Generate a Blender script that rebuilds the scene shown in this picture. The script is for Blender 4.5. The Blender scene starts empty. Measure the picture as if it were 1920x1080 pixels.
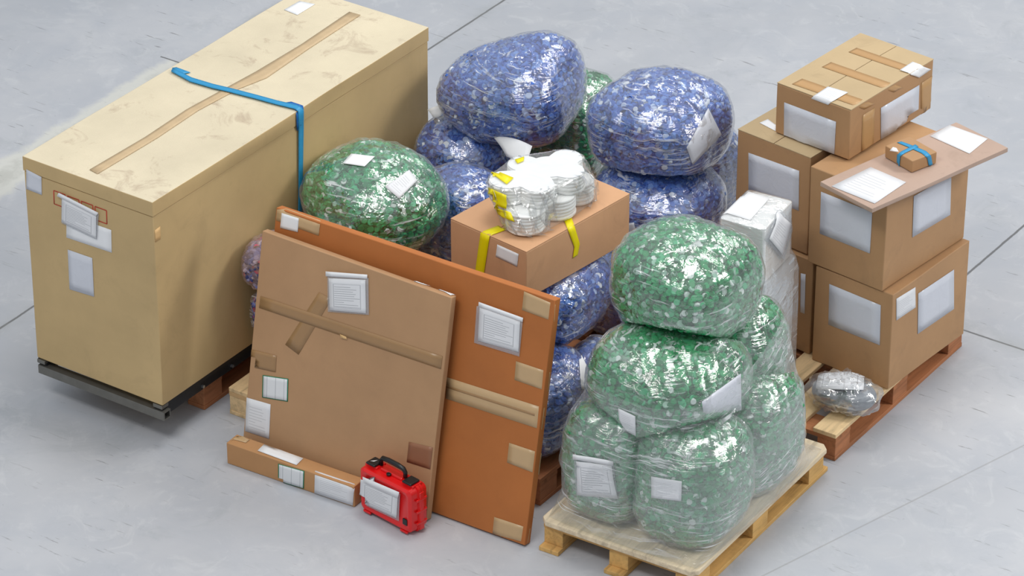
import bpy, bmesh, math, random
import numpy as np
from mathutils import Vector, Matrix, Euler
from mathutils.bvhtree import BVHTree

SC = bpy.context.scene
COL = SC.collection

# ------------------------------------------------------------------ camera
CAM_LOC = Vector((9.135, -13.352, 10.1495)); PITCH = 0.5316; YAW = 0.60; FPX = 7664.2
cd = bpy.data.cameras.new('camera'); cam = bpy.data.objects.new('camera', cd); COL.objects.link(cam)
cam.location = CAM_LOC; cam.rotation_euler = (math.pi/2 - PITCH, 0, YAW)
cd.sensor_width = 36.0; cd.lens = 36.0*FPX/1920.0; cd.clip_end = 200
SC.camera = cam
CM = Euler(cam.rotation_euler).to_matrix()

# ------------------------------------------------------------------ world, lamps, exposure
SC.view_settings.view_transform = 'Standard'; SC.view_settings.look = 'None'
SC.view_settings.exposure = -0.06; SC.view_settings.gamma = 1.0
SC.view_settings.use_curve_mapping = False
w = bpy.data.worlds.new('hall_air'); SC.world = w; w.use_nodes = True
bg = w.node_tree.nodes['Background']; bg.inputs[0].default_value = (0.90, 0.95, 1.0, 1)
_tc = w.node_tree.nodes.new('ShaderNodeTexCoord'); _sp = w.node_tree.nodes.new('ShaderNodeSeparateXYZ'); _mr = w.node_tree.nodes.new('ShaderNodeMapRange')
_mr.interpolation_type = 'SMOOTHSTEP'; _mr.inputs[1].default_value = -0.05; _mr.inputs[2].default_value = 0.65; _mr.inputs[3].default_value = 0.24; _mr.inputs[4].default_value = 0.68   # dim far walls, bright roof
for _a, _b in ((_tc.outputs['Generated'], _sp.inputs[0]), (_sp.outputs[2], _mr.inputs[0]), (_mr.outputs[0], bg.inputs[1])): w.node_tree.links.new(_a, _b)

def lamp(name, loc, aim, sx, sy, watts, col=(1, 0.985, 0.96)):
    l = bpy.data.lights.new(name, 'AREA'); l.shape = 'RECTANGLE'; l.size = sx; l.size_y = sy; l.energy = watts; l.color = col
    o = bpy.data.objects.new(name, l); COL.objects.link(o); o.location = loc
    o.rotation_euler = (Vector(aim) - Vector(loc)).to_track_quat('-Z', 'Y').to_euler()
    return o
lamp('hall_or_fill_lamp', (0.2, 1.0, 10.5), (0.3, 0.6, 0), 3.0, 2.0, 255)
lamp('hall_or_fill_lamp', (10.0, 5.5, 8.8), (0.2, 0.2, 0.4), 2.2, 3.6, 710)
lamp('hall_or_fill_lamp', (0.0, 10.0, 10.5), (-0.2, 0.5, 0.4), 5.0, 1.6, 240)
lamp('hall_or_fill_lamp', (0.4, -7.5, 11.0), (0.2, 0, 0.4), 5.0, 2.0, 430)  # front fill, added only to brighten the faces towards the camera

# ------------------------------------------------------------------ helpers: rays through the lens (for measuring, everything sits at its own depth)
def ray(u, v):
    return (CM @ Vector(((u-960)/FPX, (540-v)/FPX, -1.0))).normalized()
def on_plane(u, v, p, n):
    d = ray(u, v); t = (Vector(p)-CAM_LOC).dot(Vector(n))/d.dot(Vector(n)); return CAM_LOC + d*t
def on_z(u, v, z): return on_plane(u, v, (0, 0, z), (0, 0, 1))

# ------------------------------------------------------------------ materials
def lin(c):
    return tuple(((x/255)/12.92 if x/255 <= 0.04045 else ((x/255+0.055)/1.055)**2.4) for x in c) + (1.0,)
class NT:
    def __init__(s, name):
        s.m = bpy.data.materials.new(name); s.m.use_nodes = True; s.t = s.m.node_tree; s.t.nodes.clear()
        s.out = s.n('ShaderNodeOutputMaterial')
    def n(s, typ, **kw):
        x = s.t.nodes.new(typ)
        for k, v in kw.items():
            if k.startswith('i_'):
                key = k[2:]; key = int(key) if key.isdigit() else key.replace('_', ' ')
                x.inputs[key].default_value = v
            else: setattr(x, k, v)
        return x
    def l(s, a, b): s.t.links.new(a, b)
    def mixc(s, f, a, b, blend='MIX'):
        m = s.n('ShaderNodeMix', data_type='RGBA', blend_type=blend)
        for sock, val in ((m.inputs[0], f), (m.inputs[6], a), (m.inputs[7], b)):
            if hasattr(val, 'is_output'): s.l(val, sock)
            else: sock.default_value = val
        return m.outputs[2]
    def math(s, op, a, b=None, c=None, clamp=False):
        m = s.n('ShaderNodeMath', operation=op, use_clamp=clamp)
        for i, v in enumerate((a, b, c)):
            if v is None: continue
            if hasattr(v, 'is_output'): s.l(v, m.inputs[i])
            else: m.inputs[i].default_value = v
        return m.outputs[0]
    def ramp(s, f, stops, interp='LINEAR'):
        r = s.n('ShaderNodeValToRGB'); r.color_ramp.interpolation = interp; e = r.color_ramp.elements
        while len(e) < len(stops): e.new(0.5)
        for x, (p, c) in zip(e, stops):
            x.position = p; x.color = c if len(c) == 4 else (*c, 1)
        s.l(f, r.inputs[0]); return r.outputs[0]
    def coords(s, kind='Object', scale=(1, 1, 1), rot=(0, 0, 0), loc=(0, 0, 0)):
        tc = s.n('ShaderNodeTexCoord'); mp = s.n('ShaderNodeMapping')
        mp.inputs['Scale'].default_value = scale; mp.inputs['Rotation'].default_value = rot; mp.inputs['Location'].default_value = loc
        s.l(tc.outputs[kind], mp.inputs[0]); return mp.outputs[0]
    def noise(s, vec, scale, detail=3, rough=0.5, dist=0.0, typ=None):
        x = s.n('ShaderNodeTexNoise'); 
        if typ: x.noise_type = typ
        x.inputs['Scale'].default_value = scale; x.inputs['Detail'].default_value = detail
        x.inputs['Roughness'].default_value = rough; x.inputs['Distortion'].default_value = dist
        s.l(vec, x.inputs['Vector']); return x.outputs[0]
    def bump(s, h, strength, dist=0.01, prev=None):
        b = s.n('ShaderNodeBump'); b.inputs['Strength'].default_value = strength; b.inputs['Distance'].default_value = dist
        s.l(h, b.inputs['Height'])
        if prev is not None: s.l(prev, b.inputs['Normal'])
        return b.outputs[0]
    def pbr(s, col, rough=0.5, normal=None, metal=0.0, spec=0.5, coat=0.0, coat_rough=0.1, alpha=None, trans=0.0):
        b = s.n('ShaderNodeBsdfPrincipled')
        if hasattr(col, 'is_output'): s.l(col, b.inputs['Base Color'])
        else: b.inputs['Base Color'].default_value = col
        if hasattr(rough, 'is_output'): s.l(rough, b.inputs['Roughness'])
        else: b.inputs['Roughness'].default_value = rough
        b.inputs['Metallic'].default_value = metal; b.inputs['Specular IOR Level'].default_value = spec
        b.inputs['Coat Weight'].default_value = coat; b.inputs['Coat Roughness'].default_value = coat_rough
        b.inputs['Transmission Weight'].default_value = trans
        if normal is not None: s.l(normal, b.inputs['Normal'])
        return b.outputs[0]
    def done(s, sh): s.l(sh, s.out.inputs[0]); return s.m

def cardboard(name, rgb, dirt=0.25, ribs=0.0, rib_axis='X', dirt_rgb=(110, 90, 70)):
    t = NT(name); v = t.coords('Object')
    c = lin(rgb); d = tuple(x*0.88 for x in c[:3]) + (1,); b = tuple(min(1, x*1.07) for x in c[:3]) + (1,)
    n1 = t.noise(v, 2.2, 4, 0.6); n2 = t.noise(v, 160, 2, 0.6)
    col = t.mixc(t.ramp(n1, [(0.3, (0, 0, 0)), (0.7, (1, 1, 1))]), d, b)
    col = t.mixc(0.10, col, t.ramp(n2, [(0.3, d), (0.7, b)]))
    st = t.noise(v, 5.0, 6, 0.7, 0.6)
    mask = t.ramp(st, [(0.56, (0, 0, 0)), (0.75, (1, 1, 1))])
    col = t.mixc(t.math('MULTIPLY', mask, dirt), col, lin(dirt_rgb))
    nb = t.bump(t.noise(v, 30, 4, 0.6), 0.12, 0.004)
    if ribs:
        wv = t.n('ShaderNodeTexWave', bands_direction=rib_axis); wv.inputs['Scale'].default_value = 28; wv.inputs['Distortion'].default_value = 1.2
        wv.inputs['Detail'].default_value = 2; t.l(v, wv.inputs['Vector'])
        nb = t.bump(wv.outputs['Fac'], ribs, 0.003, nb)
        col = t.mixc(t.math('MULTIPLY', wv.outputs['Fac'], 0.10), col, d)
    return t.done(t.pbr(col, 0.62, nb, spec=0.35))

def flat(name, rgb, rough=0.5, metal=0.0, spec=0.5, coat=0.0, var=0.08, scale=25, bump=0.0):
    t = NT(name); v = t.coords('Object'); c = lin(rgb)
    n = t.noise(v, scale, 3, 0.6)
    col = t.mixc(n, tuple(x*(1-var) for x in c[:3])+(1,), tuple(min(1, x*(1+var)) for x in c[:3])+(1,))
    nb = t.bump(n, bump, 0.005) if bump else None
    return t.done(t.pbr(col, rough, nb, metal, spec, coat))

def wood(name, rgb, seed=0.0, axis=1):
    t = NT(name); sc = [26, 26, 26]; sc[axis] = 2.2
    v = t.coords('Object', tuple(sc), loc=(seed, seed*2, seed*.7)); c = lin(rgb)
    n = t.noise(v, 1.0, 5, 0.65, 0.6)
    col = t.ramp(n, [(0.25, tuple(x*0.55 for x in c[:3])), (0.5, c[:3]), (0.8, tuple(min(1, x*1.25) for x in c[:3]))])
    v2 = t.coords('Object', loc=(seed, 0, 0)); st = t.ramp(t.noise(v2, 6, 5, 0.7), [(0.5, (0, 0, 0)), (0.75, (1, 1, 1))])
    col = t.mixc(t.math('MULTIPLY', st, 0.35), col, lin((112, 82, 60)))
    return t.done(t.pbr(col, 0.7, t.bump(n, 0.3, 0.003), spec=0.3))

def paper(name, lines=0.0, rows=14, rgb=(232, 233, 236), crumple=0.1, gloss=0.0, frame=False):
    t = NT(name); uv = t.coords('UV'); v = t.coords('Object')
    c = lin(rgb); n = t.noise(v, 9, 3, 0.5)
    col = t.mixc(n, tuple(x*0.93 for x in c[:3])+(1,), c)
    if lines:
        sp = t.n('ShaderNodeSeparateXYZ'); t.l(uv, sp.inputs[0])
        y = t.math('FRACT', t.math('MULTIPLY', sp.outputs[1], float(rows)))
        row = t.math('LESS_THAN', y, 0.24)
        inx = t.math('MULTIPLY', t.math('GREATER_THAN', sp.outputs[0], 0.14), t.math('LESS_THAN', sp.outputs[0], 0.84))
        iny = t.math('MULTIPLY', t.math('GREATER_THAN', sp.outputs[1], 0.12), t.math('LESS_THAN', sp.outputs[1], 0.80))
        cell = t.n('ShaderNodeTexWhiteNoise', noise_dimensions='1D'); t.l(t.math('FLOOR', t.math('MULTIPLY', sp.outputs[1], float(rows))), cell.inputs['W'])
        ends = t.math('LESS_THAN', sp.outputs[0], t.math('MULTIPLY_ADD', cell.outputs[0], 0.5, 0.40))
        m = t.math('MULTIPLY', t.math('MULTIPLY', row, ends), t.math('MULTIPLY', inx, iny))
        if frame:
            ax = t.math('ABSOLUTE', t.math('SUBTRACT', sp.outputs[0], 0.49)); ay = t.math('ABSOLUTE', t.math('SUBTRACT', sp.outputs[1], 0.47))
            box = t.math('MULTIPLY', t.math('LESS_THAN', ax, 0.375), t.math('LESS_THAN', ay, 0.365))
            inn = t.math('MULTIPLY', t.math('LESS_THAN', ax, 0.36), t.math('LESS_THAN', ay, 0.355))
            m = t.math('MAXIMUM', m, t.math('SUBTRACT', box, inn))
        col = t.mixc(t.math('MULTIPLY', m, lines), col, lin((88, 92, 104)))
    nb = t.bump(t.noise(v, 14, 4, 0.6, 0.8), crumple, 0.01)
    return t.done(t.pbr(col, 0.55, nb, spec=0.3, coat=gloss, coat_rough=0.2))

def ruled(name, cols=2):
    """white form with a green border and grey column rules"""
    t = NT(name); uv = t.coords('UV'); sp = t.n('ShaderNodeSeparateXYZ'); t.l(uv, sp.inputs[0])
    ax = t.math('ABSOLUTE', t.math('SUBTRACT', sp.outputs[0], 0.5)); ay = t.math('ABSOLUTE', t.math('SUBTRACT', sp.outputs[1], 0.5))
    edge = t.math('GREATER_THAN', t.math('MAXIMUM', ax, ay), 0.465)
    fr = t.math('FRACT', t.math('MULTIPLY_ADD', sp.outputs[0], 3.0, 0.5)); rule = t.math('LESS_THAN', fr, 0.07)
    col = t.mixc(t.math('MULTIPLY', rule, 0.45), lin((228, 230, 232)), lin((110, 115, 125)))
    col = t.mixc(edge, col, lin((40, 130, 96)))
    return t.done(t.pbr(col, 0.5, None, spec=0.3))

def film(name, haze=0.015, streak=0.55, wrap=70.0, tilt=0.0, gloss=1.0, tint=(0.93, 0.95, 0.97), crumple=0.30):
    """clear stretch film: see-through, wrinkled, shiny, milky where it is stretched in bands"""
    t = NT(name)
    v = t.coords('Object', (3.2, 3.2, wrap), rot=(tilt, tilt*0.6, 0)); v0 = t.coords('Object')
    warp = t.noise(v0, 3.0, 3, 0.55); 
    add = t.n('ShaderNodeVectorMath', operation='MULTIPLY_ADD'); t.l(v, add.inputs[0]); add.inputs[1].default_value = (1, 1, 1)
    cb = t.n('ShaderNodeCombineXYZ'); t.l(t.math('MULTIPLY', warp, 9.0), cb.inputs[2]); t.l(t.math('MULTIPLY', warp, 2.0), cb.inputs[0]); t.l(cb.outputs[0], add.inputs[2])
    bands = t.noise(add.outputs[0], 1.0, 4, 0.6)
    cr = t.noise(v0, 4.0, 3, 0.5, 1.0)
    cr2 = t.noise(v0, 17.0, 3, 0.55, 2.0)
    nrm = t.bump(cr, crumple, 0.06)
    nrm = t.bump(cr2, crumple*0.55, 0.014, nrm)
    nrm = t.bump(bands, 0.75, 0.010, nrm)
    lw = t.n('ShaderNodeLayerWeight'); lw.inputs['Blend'].default_value = 0.5; t.l(nrm, lw.inputs['Normal'])
    lw0 = t.n('ShaderNodeLayerWeight'); lw0.inputs['Blend'].default_value = 0.5
    face = t.math('POWER', lw0.outputs['Facing'], 3.0)
    lane = t.ramp(bands, [(0.56, (0, 0, 0)), (0.68, (1, 1, 1))])
    area = t.ramp(t.noise(v0, 3.5, 3, 0.5), [(0.42, (0.08, 0.08, 0.08)), (0.62, (1, 1, 1))])
    fine = t.noise(t.coords('Object', (5.0, 5.0, wrap*2.6), rot=(tilt*1.15, tilt*0.7, 0)), 1.0, 2, 0.5, 0.15)
    fl = t.ramp(fine, [(0.60, (0, 0, 0)), (0.66, (1, 1, 1))])
    area2 = t.ramp(t.noise(v0, 5.5, 3, 0.5), [(0.46, (0.0, 0.0, 0.0)), (0.60, (1, 1, 1))])
    fac = t.math('MULTIPLY_ADD', t.math('MULTIPLY', lane, area), streak, haze)
    fac = t.math('MULTIPLY_ADD', t.math('MULTIPLY', fl, area2), streak*1.1, fac)
    fac = t.math('MULTIPLY_ADD', face, 0.30, fac, clamp=True)
    tr = t.n('ShaderNodeBsdfTransparent'); tr.inputs[0].default_value = (0.985, 0.99, 0.99, 1)
    milk = t.pbr((*tint, 1), 0.35, nrm, spec=0.4)
    mx = t.n('ShaderNodeMixShader'); t.l(fac, mx.inputs[0]); t.l(tr.outputs[0], mx.inputs[1]); t.l(milk, mx.inputs[2])
    gl = t.n('ShaderNodeBsdfGlossy'); gl.inputs['Roughness'].default_value = 0.09; t.l(nrm, gl.inputs['Normal']); gl.inputs[0].default_value = (1, 1, 1, 1)
    gf = t.math('MULTIPLY_ADD', t.math('POWER', lw.outputs['Facing'], 4.5), 0.60*gloss, 0.21*gloss, clamp=True)
    m2 = t.n('ShaderNodeMixShader'); t.l(gf, m2.inputs[0]); t.l(mx.outputs[0], m2.inputs[1]); t.l(gl.outputs[0], m2.inputs[2])
    return t.done(m2.outputs[0])

def caps_mat(name, stops):
    t = NT(name); a = t.n('ShaderNodeAttribute', attribute_name='tint')
    col = t.ramp(a.outputs['Fac'], [(p, lin(c)) for p, c in stops], 'CONSTANT')
    return t.done(t.pbr(col, 0.42, None, spec=0.45))

M = {}
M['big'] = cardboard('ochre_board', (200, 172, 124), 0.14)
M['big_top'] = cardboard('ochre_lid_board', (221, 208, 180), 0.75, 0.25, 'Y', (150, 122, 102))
M['panel_brown'] = cardboard('brown_board', (186, 146, 108), 0.10)
M['panel_orange'] = cardboard('orange_board', (182, 110, 56), 0.16, dirt_rgb=(150, 90, 50))
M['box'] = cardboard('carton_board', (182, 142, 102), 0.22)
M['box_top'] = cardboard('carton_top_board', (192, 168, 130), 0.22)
M['box_pink'] = cardboard('dull_pink_board', (186, 160, 144), 0.20)
M['box_yt'] = cardboard('light_carton_board', (212, 164, 124), 0.18)
M['long'] = cardboard('long_carton_board', (190, 142, 96), 0.12)
M['raw'] = cardboard('raw_board_edge', (224, 184, 128), 0.10)
M['tape_brown'] = flat('brown_packing_tape', (164, 128, 88), 0.30, spec=0.5, var=0.05)
M['tape_pale'] = flat('pale_packing_tape', (196, 164, 122), 0.32, spec=0.5, var=0.05)
M['tape_dirty'] = flat('worn_brown_tape', (200, 174, 136), 0.40, spec=0.4, var=0.16, scale=14)
M['tape_dark'] = flat('dark_paper_tape', (150, 102, 74), 0.40, spec=0.4, var=0.06)
M['tape_clear'] = flat('glassy_tape', (188, 148, 100), 0.38, spec=0.4, coat=0.05, var=0.05, bump=0.05)
M['yellow'] = flat('yellow_tape', (240, 224, 10), 0.35, spec=0.4, var=0.03)
M['blue_strap'] = flat('blue_strap', (42, 146, 196), 0.38, var=0.10, scale=60)
M['blue_guard'] = flat('blue_plastic_guard', (20, 100, 176), 0.35)
M['red_ink'] = flat('red_ink', (192, 60, 40), 0.6)
M['paper'] = paper('plain_paper', rgb=(242, 243, 245))
M['print'] = paper('printed_paper', 0.55, 15, frame=True)
M['print_light'] = paper('lightly_printed_paper', 0.28, 12)
M['sleeve'] = paper('white_sheet_in_sleeve', 0.0, rgb=(214, 217, 226), crumple=0.38, gloss=0.55)
M['form'] = ruled('green_bordered_form')
M['steel'] = flat('dull_steel', (128, 126, 120), 0.42, metal=0.75, var=0.2, scale=18)
M['dark_steel'] = flat('black_steel', (44, 45, 48), 0.45, metal=0.4, var=0.2)
M['bolt'] = flat('zinc_bolt', (190, 192, 196), 0.3, metal=0.9)
M['wood_a'] = wood('pale_pine', (226, 196, 150), 1.0, 1)
M['wood_ax'] = wood('pale_pine_cross', (206, 170, 124), 4.0, 0)
M['wood_b'] = wood('reddish_pine', (176, 116, 78), 2.0, 1)
M['wood_bx'] = wood('reddish_pine_cross', (170, 112, 74), 5.0, 0)
M['wood_y'] = wood('yellow_pine', (216, 172, 106), 3.0, 1)
M['wood_yx'] = wood('yellow_pine_cross', (204, 160, 100), 7.0, 0)
M['deck'] = wood('whitewood_sheet', (224, 206, 176), 6.0, 1)
M['red'] = flat('red_plastic', (226, 20, 22), 0.28, spec=0.5, coat=0.25, var=0.04)
M['black'] = flat('black_plastic', (26, 27, 29), 0.35, var=0.1)
M['white'] = flat('white_board', (238, 238, 236), 0.6, var=0.03)
M['plate'] = flat('white_pressed_pulp', (240, 240, 238), 0.7, var=0.03, scale=8)
M['foam'] = flat('pale_wrapped_foam', (206, 210, 214), 0.45, var=0.06, scale=8, bump=0.2)
M['grey_fill'] = flat('grey_tubing', (128, 134, 142), 0.35, var=0.35, scale=16, bump=0.4)
M['film'] = film('stretch_film')
M['film_b'] = film('stretch_film_slanted', 0.015, 0.55, 60.0, 0.5)
M['film_c'] = film('stretch_film_loose', 0.015, 0.45, 34.0, 0.9, crumple=0.4)
M['film_c2'] = film('crumpled_film', 0.10, 0.60, 18.0, 0.8, crumple=0.7)
M['film_wrap'] = film('pallet_film', 0.03, 0.55, 46.0, 0.10, gloss=0.55)
M['film_thin'] = film('thin_clear_film', 0.03, 0.12, 30.0, 0.6, gloss=0.45, crumple=0.2)
M['film_net'] = film('red_net_film', 0.12, 0.25, 60.0, 0.4, tint=(0.80, 0.55, 0.62))
M['film_tower'] = film('milky_film', 0.20, 0.30, 30.0, 0.15)
def pouch_mat():
    t = NT('clear_pouch'); tr = t.n('ShaderNodeBsdfTransparent'); mx = t.n('ShaderNodeMixShader'); mx.inputs[0].default_value = 0.33
    t.l(tr.outputs[0], mx.inputs[1]); t.l(t.pbr(lin((214, 218, 224)), 0.15, t.bump(t.noise(t.coords('Object'), 20, 3), 0.3, 0.01)), mx.inputs[2]); return t.done(mx.outputs[0])
M['pouch'] = pouch_mat()
BLUE = [(0.0, (44, 84, 170)), (0.18, (60, 106, 194)), (0.46, (74, 122, 206)), (0.72, (98, 142, 214)), (0.90, (176, 194, 226)), (0.96, (222, 230, 240))]
GREEN = [(0.0, (0, 122, 66)), (0.20, (8, 150, 82)), (0.50, (18, 166, 96)), (0.74, (56, 178, 120)), (0.87, (150, 196, 172)), (0.94, (220, 232, 226))]
PURPLE = [(0.0, (60, 70, 128)), (0.3, (110, 116, 172)), (0.55, (156, 150, 188)), (0.75, (196, 180, 196)), (0.9, (190, 90, 110))]
M['caps_blue'] = caps_mat('blue_caps', BLUE); M['caps_green'] = caps_mat('green_caps', GREEN); M['caps_purple'] = caps_mat('mixed_caps', PURPLE)

# floor: painted concrete with saw-cut joints, a pale repair strip, scuffs and dark scratches
def floor_mat():
    t = NT('painted_concrete'); v = t.coords('Object'); sp = t.n('ShaderNodeSeparateXYZ'); t.l(v, sp.inputs[0]); X, Y = sp.outputs[0], sp.outputs[1]
    n1 = t.noise(v, 0.55, 5, 0.6, 0.4); n2 = t.noise(v, 3.0, 6, 0.65, 0.5)
    col = t.ramp(n1, [(0.30, lin((172, 175, 181))), (0.52, lin((186, 188, 193))), (0.75, lin((196, 197, 200)))])
    col = t.mixc(t.math('MULTIPLY', t.ramp(n2, [(0.42, (0, 0, 0)), (0.66, (1, 1, 1))]), 0.42), col, lin((168, 173, 182)))
    st = t.noise(v, 1.7, 7, 0.72, 1.2)
    col = t.mixc(t.math('MULTIPLY', t.ramp(st, [(0.56, (0, 0, 0)), (0.72, (1, 1, 1))]), 0.36), col, lin((150, 156, 160)))
    col = t.mixc(t.math('MULTIPLY', t.ramp(t.noise(v, 4.5, 7, 0.7, 1.8), [(0.54, (0, 0, 0)), (0.66, (1, 1, 1))]), 0.22), col, lin((214, 215, 216)))
    pb = t.noise(v, 5.0, 5, 0.7, 0.8)
    def band(c, s, half, soft):   # 1 inside |s-c|<half
        d = t.math('ABSOLUTE', t.math('SUBTRACT', s, c)); return t.math('SUBTRACT', 1.0, t.math('MULTIPLY', t.math('SUBTRACT', d, half), 1.0/soft, clamp=True), clamp=True)
    Xw = t.math('MULTIPLY_ADD', t.math('SUBTRACT', pb, 0.5), 0.16, X)
    strip = t.math('MULTIPLY', band(-3.40, Xw, 0.10, 0.05), t.math('LESS_THAN', Y, 1.86))
    col = t.mixc(t.math('MULTIPLY', strip, 0.75), col, lin((212, 211, 202)))
    strip2 = t.math('MULTIPLY', band(-3.40, Xw, 0.05, 0.03), t.ramp(st, [(0.45, (0, 0, 0)), (0.6, (1, 1, 1))]))
    col = t.mixc(t.math('MULTIPLY', strip2, 0.30), col, lin((150, 150, 142)))
    # short dark scratches in two directions
    for rot, lo in ((0.35, 0.665), (1.9, 0.675), (-0.5, 0.67), (1.1, 0.68), (2.6, 0.67)):
        vv = t.coords('Object', (1.6, 16, 1), rot=(0, 0, rot)); s = t.noise(vv, 2.2, 5, 0.62, 0.15)
        gate = t.ramp(t.noise(v, 1.1, 3, 0.5), [(0.38, (0, 0, 0)), (0.55, (1, 1, 1))])
        m = t.math('MULTIPLY', t.ramp(s, [(lo, (0, 0, 0)), (lo+0.03, (1, 1, 1))]), gate)
        col = t.mixc(t.math('MULTIPLY', m, 0.60), col, lin((104, 102, 104)))
    sk = t.ramp(t.noise(v, 38, 3, 0.6), [(0.72, (0, 0, 0)), (0.76, (1, 1, 1))])
    col = t.mixc(t.math('MULTIPLY', sk, 0.6), col, lin((120, 120, 122)))
    jw = t.math('MULTIPLY_ADD', t.math('SUBTRACT', pb, 0.5), 0.012, X); jy = t.math('MULTIPLY_ADD', t.math('SUBTRACT', pb, 0.5), 0.012, Y)
    j = t.math('MAXIMUM', band(-2.43, jw, 0.0045, 0.004), band(1.165, jw, 0.0045, 0.004))
    j = t.math('MAXIMUM', j, t.math('MULTIPLY', band(1.79, jy, 0.0045, 0.004), t.math('GREATER_THAN', X, 1.165)))
    j = t.math('MAXIMUM', j, t.math('MULTIPLY', band(1.86, jy, 0.0035, 0.004), t.math('MULTIPLY', t.math('LESS_THAN', X, -2.43), t.math('GREATER_THAN', X, -3.58))))
    col = t.mixc(t.math('MULTIPLY', j, 0.85), col, lin((92, 92, 92)))
    near = t.math('MAXIMUM', band(-2.43, Xw, 0.0, 0.07), t.math('MULTIPLY', band(1.79, Y, 0.02, 0.10), t.math('GREATER_THAN', X, 1.165)))
    col = t.mixc(t.math('MULTIPLY', t.math('MULTIPLY', near, t.ramp(n2, [(0.4, (0, 0, 0)), (0.6, (1, 1, 1))])), 0.28), col, lin((150, 152, 148)))
    # one long tyre line near the front right
    tl = t.math('SUBTRACT', Y, t.math('MULTIPLY_ADD', X, 3.594, -6.640))
    m = band(0.0, tl, 0.010, 0.012)
    col = t.mixc(t.math('MULTIPLY', m, 0.35), col, lin((126, 122, 118)))
    nb = t.bump(n2, 0.06, 0.01)
    return t.done(t.pbr(col, t.math('MULTIPLY_ADD', n2, 0.25, 0.38), nb, spec=0.35))
M['floor'] = floor_mat()

# ------------------------------------------------------------------ mesh builder
class MB:
    def __init__(s): s.v = []; s.f = []; s.uv = None
    def add(s, V, F):
        o = len(s.v); s.v += [tuple(p) for p in V]; s.f += [tuple(i+o for i in f) for f in F]; return s
    def box(s, x0, x1, y0, y1, z0, z1, mat=None):
        V = [(x, y, z) for z in (z0, z1) for x, y in ((x0, y0), (x1, y0), (x1, y1), (x0, y1))]
        if mat is not None: V = [mat @ Vector(p) for p in V]
        return s.add(V, [(3, 2, 1, 0), (4, 5, 6, 7), (0, 1, 5, 4), (1, 2, 6, 5), (2, 3, 7, 6), (3, 0, 4, 7)])
    def prism(s, outline, z0, z1):
        n = len(outline); V = [(x, y, z0) for x, y in outline] + [(x, y, z1) for x, y in outline]
        return s.add(V, [tuple(range(n-1, -1, -1)), tuple(range(n, 2*n))] + [(i, (i+1) % n, n+(i+1) % n, n+i) for i in range(n)])
    def loft(s, rings, cap=True):
        n = len(rings[0]); V = [p for r in rings for p in r]; F = []
        for k in range(len(rings)-1):
            for i in range(n):
                F.append((k*n+i, k*n+(i+1) % n, (k+1)*n+(i+1) % n, (k+1)*n+i))
        if cap: F += [tuple(range(n-1, -1, -1)), tuple(range((len(rings)-1)*n, len(rings)*n))]
        return s.add(V, F)
    def cyl(s, c, r, h, axis='Z', n=20):
        R = {'Z': Matrix.Identity(3), 'Y': Matrix.Rotation(-math.pi/2, 3, 'X'), 'X': Matrix.Rotation(math.pi/2, 3, 'Y')}[axis]
        rings = [[Vector(c) + R @ Vector((r*math.cos(2*math.pi*i/n), r*math.sin(2*math.pi*i/n), z)) for i in range(n)] for z in (0, h)]
        return s.loft(rings)
    def tube(s, pts, r, n=8):
        pts = [Vector(p) for p in pts]; rings = []; up = Vector((0.13, 0.31, 0.94))
        for i, p in enumerate(pts):
            t = (pts[min(i+1, len(pts)-1)] - pts[max(i-1, 0)]).normalized(); a = t.cross(up).normalized(); b = t.cross(a)
            rr = r[i] if isinstance(r, (list, tuple)) else r
            rings.append([p + (a*math.cos(2*math.pi*k/n) + b*math.sin(2*math.pi*k/n))*rr for k in range(n)])
        return s.loft(rings)
    def build(s, name, mat, parent=None, smooth=False, bevel=0.0, sharp=None, seg=2):
        me = bpy.data.meshes.new(name); me.from_pydata([tuple(p) for p in s.v], [], s.f); me.validate(); me.update()
        bm = bmesh.new(); bm.from_mesh(me); bmesh.ops.recalc_face_normals(bm, faces=bm.faces); bm.to_mesh(me); bm.free()
        o = bpy.data.objects.new(name, me); COL.objects.link(o); me.materials.append(mat)
        if smooth:
            for p in me.polygons: p.use_smooth = True
            if sharp: me.set_sharp_from_angle(angle=math.radians(sharp))
        if bevel:
            b = o.modifiers.new('bevel', 'BEVEL'); b.width = bevel; b.segments = seg; b.limit_method = 'ANGLE'; b.angle_limit = math.radians(50)
        if parent is not None: o.parent = parent
        return o

def tag(o, label, cat, group=None):
    o['label'] = label; o['category'] = cat
    if group: o['group'] = group
    return o
def thing(name, label, cat, loc=(0, 0, 0), rot=(0, 0, 0), group=None):
    o = bpy.data.objects.new(name, None); COL.objects.link(o); o.location = loc; o.rotation_euler = rot; o.empty_display_size = 0.1
    return tag(o, label, cat, group)
def wm(o):
    m = o.matrix_basis.copy()
    while o.parent: o = o.parent; m = o.matrix_basis @ m
    return m

# smooth pseudo-noise from random waves (vectorised)
def waves(P, seed, freq, n=7):
    r = np.random.RandomState(seed); out = np.zeros(len(P))
    for _ in range(n):
        k = r.normal(size=3); k = k/np.linalg.norm(k)*freq*r.uniform(0.6, 1.4); out += np.sin(P @ k + r.uniform(0, 6.28))
    return out/math.sqrt(n)

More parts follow.
